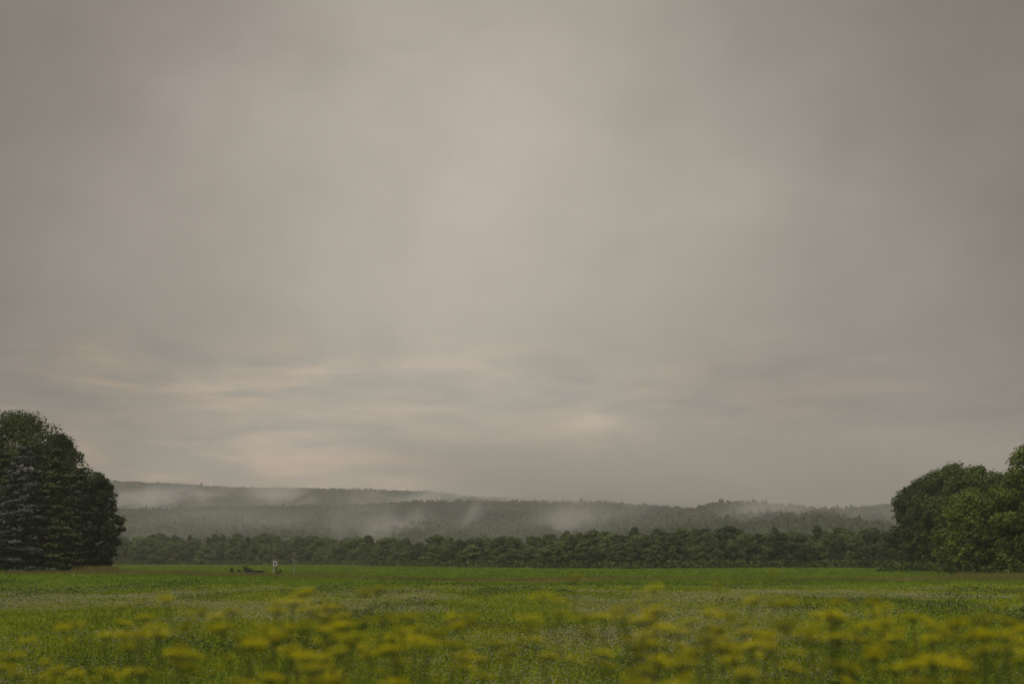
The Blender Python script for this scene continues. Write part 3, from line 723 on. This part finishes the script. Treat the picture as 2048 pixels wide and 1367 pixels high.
def dry_grass():
    g = Geo()
    P = []
    def belt(pts, n, hh):
        """pts: (px, distance, half depth, density)"""
        q = np.array(pts, float); px = rng.uniform(q[0, 0], q[-1, 0], n)
        y0 = np.interp(px, q[:, 0], q[:, 1]); wd = np.interp(px, q[:, 0], q[:, 2]); dn = np.interp(px, q[:, 0], q[:, 3])
        y = y0 + rng.normal(size=n) * wd; x = (px - 1024) / F_PX * y
        k = rng.random(n) < dn * (.35 + 1.1 * vnoise(x, y, 41, 4.5)); x, y = x[k], y[k]
        P.append((x, y, hh * rng.uniform(.45, 1.15, len(x))))
    belt([(-300, 188, 5, .8), (120, 188, 6, .8), (300, 196, 8, .9), (450, 192, 9, .9), (620, 185, 9, .7), (760, 172, 5, .5), (1000, 160, 4, .6), (1150, 168, 7, 1.0), (1240, 172, 5, .35), (1500, 165, 4, .12), (1700, 165, 7, .5), (1900, 172, 9, .8), (2400, 172, 10, .8)], 60000, .55)
    belt([(1900, 215, 8, .6), (1960, 200, 8, .9), (2048, 192, 8, .9), (2400, 188, 8, .9)], 9000, .7)
    belt([(150, 196, 2, 1), (245, 196, 2.5, 1)], 5000, 1.0)
    belt([(-300, 44, 1.5, .0), (930, 44, 1.5, .1), (1180, 43, 1.8, .5), (1300, 43, 1.5, .2), (2400, 44, 1.5, .0)], 16000, .22)
    belt([(900, 50, 1.2, .5), (1010, 50, 1.2, .35), (1100, 50, 1.2, .0)], 3000, .2)
    x = np.concatenate([q[0] for q in P]); y = np.concatenate([q[1] for q in P]); h = np.concatenate([q[2] for q in P])
    V, Q, T = blade_tris(np.stack([x, y, gz(x, y) - .01], 1), h, (.004 + .0003 * y) * rng.uniform(.6, 1.2, len(x)), rng.uniform(.1, .5, len(x)), rng)
    n0 = g.n; g.add(V, Q); g.l.append((T + n0).ravel()); g.t.append(np.full(len(T), 3)); g.m.append(np.zeros(len(T), int))
    return g.mesh('dry_grass', [M['dry']])
tag(obj('dry_grass', dry_grass()), 'long dry brownish grass in a belt across the middle of the field', 'dry grass', kind='stuff')

# ---------------------------------------------------------------- yellow wild parsnip on the bank
def umbel_mesh(i):
    rg = np.random.default_rng(200 + i); g = Geo(); R0 = rg.uniform(.032, .052); n = int(rg.integers(11, 16)); H = R0 * .55
    for k in range(n):
        rad = R0 * math.sqrt((k + .5) / n); a = k * 2.4 + rg.uniform(-.2, .2)
        tip = Vector((math.cos(a) * rad, math.sin(a) * rad, H - (rad / R0) ** 2 * R0 * .16 + rg.uniform(-.003, .004)))
        g.tube([(0, 0, 0), tuple(tip * .55 + Vector((0, 0, -.003))), tuple(tip)], [.0012, .0009, .0007], 3, 0)
        m_ = 15; ur = R0 * .23; t = np.sqrt(rg.random(m_)) * ur; b = rg.uniform(0, 6.28, m_)
        c = np.stack([tip.x + np.cos(b) * t, tip.y + np.sin(b) * t, tip.z + .004 - (t / ur) ** 2 * .004 + rg.normal(size=m_) * .0012], 1)
        V, F = leaf_quads(c, rg.normal(size=c.shape) * .5 + np.array([0, 0, 1.]), rg.uniform(.0045, .0075, m_), rg, 1.0, .2)
        g.add(V, F, 1)
    return g.mesh('umbel', [M['parsnip_green'], M['parsnip_yellow']])
UMB = [umbel_mesh(i) for i in range(6)]
def leaf_mesh(i):
    rg = np.random.default_rng(300 + i); g = Geo(); L = .26
    g.tube([(0, 0, 0), (L * .5, 0, .05), (L, 0, .03)], [.003, .002, .001], 4, 0)
    for s_ in np.linspace(.25, 1., 6):
        for sd in (-1, 1):
            c = np.array([L * s_, sd * .035, .05 - .02 * s_]); m_ = .035 * (1.2 - .4 * s_)
            V = [c + [-m_ * .5, -sd * .03, 0], c + [m_ * .3, -sd * m_ * .2, .004], c + [m_ * .6, sd * m_, -.004], c + [-m_ * .5, sd * m_ * .5, 0]]
            g.add(V, [(0, 1, 2, 3)], 0)
    return g.mesh('leaf', [M['parsnip_green']])
LEAF = [leaf_mesh(i) for i in range(2)]
def parsnip_proto(seed):
    """1.4 m plant: stem with side branches, an umbel on each branch end"""
    rs = random.Random(seed); g = Geo(); U = []; Lf = []
    H = 1.4; bend = (rs.uniform(-.06, .06), rs.uniform(-.06, .06))
    def sp(z): return Vector((bend[0] * (z / H) ** 2, bend[1] * (z / H) ** 2, z))
    g.tube([sp(0), sp(.45), sp(.9), sp(H - .05)], [.0085, .0075, .0055, .0032], 6)
    U.append((sp(H - .05), .0, 0, 1.05))
    nbr = rs.randint(3, 6)
    for i in range(nbr):
        z0 = H * (.42 + .46 * i / nbr); a = i * 2.4 + rs.uniform(-.5, .5); L = (H - z0) * rs.uniform(.72, 1.0) + .04
        q = sp(z0); sx = rs.uniform(.38, .62)
        e = q + Vector((math.cos(a) * L * sx, math.sin(a) * L * sx, L * rs.uniform(.8, .98)))
        mid = q.lerp(e, .5) + Vector((math.cos(a), math.sin(a), -.3)) * L * .07
        g.tube([q, mid, e], [.0038, .003, .0018], 5)
        U.append((e, math.cos(a) * .2, math.sin(a) * .2, rs.uniform(.65, 1.0)))
        for j in range(rs.choice((0, 0, 1, 1, 2))):
            a2 = a + rs.choice((-1, 1)) * rs.uniform(.6, 1.3); q2 = q.lerp(e, rs.uniform(.4, .75)); L2 = L * rs.uniform(.3, .48)
            e2 = q2 + Vector((math.cos(a2) * L2 * .6, math.sin(a2) * L2 * .6, L2 * .85))
            g.tube([q2, e2], [.0022, .0014], 4); U.append((e2, math.cos(a2) * .3, math.sin(a2) * .3, rs.uniform(.4, .7)))
        Lf.append((q, a + .2, rs.uniform(.35, .75)))
    for i in range(4): Lf.append((sp(.15 + .12 * i), i * 2.2 + rs.random(), rs.uniform(.9, 1.3)))
    e0 = empty('wild_parsnip', (0, 0, -50))
    obj('stem', g.mesh('stem', [M['parsnip_stem']], True), e0)
    for q, tx, ty, s in U:
        o = obj('umbel', rs.choice(UMB), e0, q); o.rotation_euler = (-ty, tx, rs.uniform(0, 6.28)); o.scale = (s, s, s)
    for q, a, s in Lf:
        o = obj('leaf', rs.choice(LEAF), e0, q); o.rotation_euler = (0, -.3, a); o.scale = (s, s, s)
    return e0
PROTO = [parsnip_proto(400 + i) for i in range(6)]
used = set()
PL = [(555, 1170, 4.6), (500, 1188, 4.8), (612, 1184, 4.5), (640, 1222, 4.2), (560, 1240, 4.0), (700, 1218, 4.4), (745, 1238, 4.0), (800, 1242, 4.2), (862, 1252, 3.9), (912, 1258, 4.1), (600, 1280, 3.5),
      (285, 1208, 5.2), (345, 1240, 4.6), (205, 1240, 4.7), (430, 1272, 3.9), (470, 1262, 4.2), (80, 1280, 4.4), (30, 1300, 4.0), 
      (655, 1298, 3.5), (1040, 1278, 4.2),
      (1265, 1188, 4.5), (1310, 1182, 4.8), (1195, 1205, 4.9), (1355, 1222, 4.3), (1400, 1230, 3.9), (1445, 1234, 4.1), (1492, 1242, 4.2), (1240, 1246, 4.0),
      (1440, 1290, 3.4), (1290, 1320, 3.3),
      (1600, 1200, 4.5), (1665, 1198, 4.6), (1625, 1236, 4.0), (1700, 1242, 4.2), (1660, 1295, 3.5),
      (1850, 1205, 4.8), (1815, 1242, 4.2), (1928, 1228, 4.0), (1985, 1205, 4.4), (2032, 1228, 3.9), (1955, 1262, 3.6), (1845, 1290, 3.5), (1790, 1305, 4.0),
      (2095, 1220, 4.1), (-50, 1290, 4.1)]
def parsnip_key(px, top):
    if px < 0: return ('cropped wild parsnip', 'just past the left border')
    if px > 2048: return ('cropped wild parsnip', 'just past the right border')
    size = 'tall' if top < 1215 else ('middling' if top < 1270 else 'low')
    zones = [(160, 'below the dark spruces at far left'), (400, 'below the gap right of the spruces'), (540, 'left of the white box'), (680, 'right below the white box'),
             (830, 'in the dense stand left of centre'), (1100, 'beside the flowerless gap at centre'), (1260, 'right of the flowerless gap at centre'), (1380, 'at the start of the dense right stand'),
             (1520, 'at the end of the dense right stand'), (1760, 'in the thin stand before the right wood'), (1900, 'below the left end of the right wood'), (2050, 'below the bright green right trees')]
    return (size + ' yellow wild parsnip', next(t for lim, t in zones if px < lim))
PLAB = ranked([(px, parsnip_key(px, top)) for px, top, d in PL])
rs = random.Random(77)
for i, (px, top, d) in enumerate(PL):
    x = X(px, d); z0 = float(gz(x, d)); h = Z(top, d) - z0; pi = i % 6; src = PROTO[pi]
    if pi in used:
        e = src.copy(); C.objects.link(e)
        for ch in src.children:
            if ch.parent is src:
                c = ch.copy(); C.objects.link(c); c.parent = e
    else: e = src; used.add(pi)
    s = h / 1.42
    e.location = (x, d, z0); e.rotation_euler = (rs.uniform(-.05, .05), rs.uniform(-.08, .08), rs.uniform(0, 6.28)); e.scale = (s, s, s)
    tag(e, PLAB[i], 'wild parsnip', 'yellow wild parsnips along the near edge of the field')

# ---------------------------------------------------------------- air
def vol_mat(name, color, density, aniso=0.0, build=None):
    m_, s = mat_base(name); v = s.node('ShaderNodeVolumePrincipled')
    v.inputs['Color'].default_value = (*color, 1); v.inputs['Anisotropy'].default_value = aniso
    if build: s.put(build(s), v.inputs['Density'])
    else: v.inputs['Density'].default_value = density
    o = s.node('ShaderNodeOutputMaterial'); s.nt.links.new(v.outputs[0], o.inputs['Volume'])
    return m_
HAZE_D = 0.00021
g = Geo(); g.box(0, 1720, 109.25, 5400, 4400, 222.5)
hz = obj('haze', g.mesh('haze', [vol_mat('haze_air', (.93, .93, .92), HAZE_D, 0.2)])); tag(hz, 'thin pale haze filling the air of the valley', 'haze', kind='stuff')

def mist_density(s):
    g_ = s.node('ShaderNodeNewGeometry'); x, y, z = s.sep(g_.outputs['Position'])
    a = s.m('DIVIDE', x, y)                                   # tan of the bearing, positions given along the valley
    v = s.comb(s.add(s.mul(s.sub(x, s.mul(z, .7)), .0135), 3.3), s.mul(y, .0016), s.mul(z, .0150))
    n = s.noise(v, 1.0, 5, .62, .5)
    big = s.noise(s.comb(s.mul(x, .0042), s.mul(y, .0012), s.add(s.mul(z, .006), 7.0)), 1.0, 2, .5)
    wisps = s.mul(s.ss(n, .46, .69), s.ss(big, .36, .58, .15, 1.))
    torn = s.mul(s.ss(n, .50, .66), s.ss(big, .34, .52, .25, 1.))
    # banks that lie low in front of the slopes and in the gap between the two ridges
    low = s.mul(s.gauss(z, 34., 22.), s.ss(x, -520., -300.))
    mid = s.mul(s.gauss(z, 100., 20.), s.ss(y, 2150., 2300.))
    dens = s.add(s.mul(wisps, s.mul(low, .0095)), s.mul(torn, s.mul(mid, .0125)))
    dens = s.add(dens, s.add(s.mul(mid, .0002), s.mul(low, .0003)))
    # cloud base that swallows the ridge towards the right
    base_z = s.add(s.ss(x, -420., 160., 165., 98.), s.ss(x, 260., 620., 0., -32.))
    up = s.sub(s.add(z, s.mul(s.sub(n, .5), 60.)), s.add(base_z, 10.))
    cloud = s.mul(s.ss(up, -42., 8.), s.ss(up, 75., 22.))
    right = s.mul(s.ss(x, -300., 190., 0., 1.), s.add(s.gauss(y, 2330., 430.), s.mul(s.gauss(y, 1620., 170.), s.ss(x, 180., 420.))))
    dens = s.add(dens, s.mul(s.mul(cloud, right), .0060))
    return dens
g = Geo(); g.box(0, 2175, 103, 3600, 1850, 196)
mist_m = vol_mat('mist_air', (.98, .98, .97), 0, 0.1, mist_density)
ms_ = obj('mist', g.mesh('mist', [mist_m])); tag(ms_, 'ragged drifting mist hanging on the wooded hills', 'mist', kind='stuff')
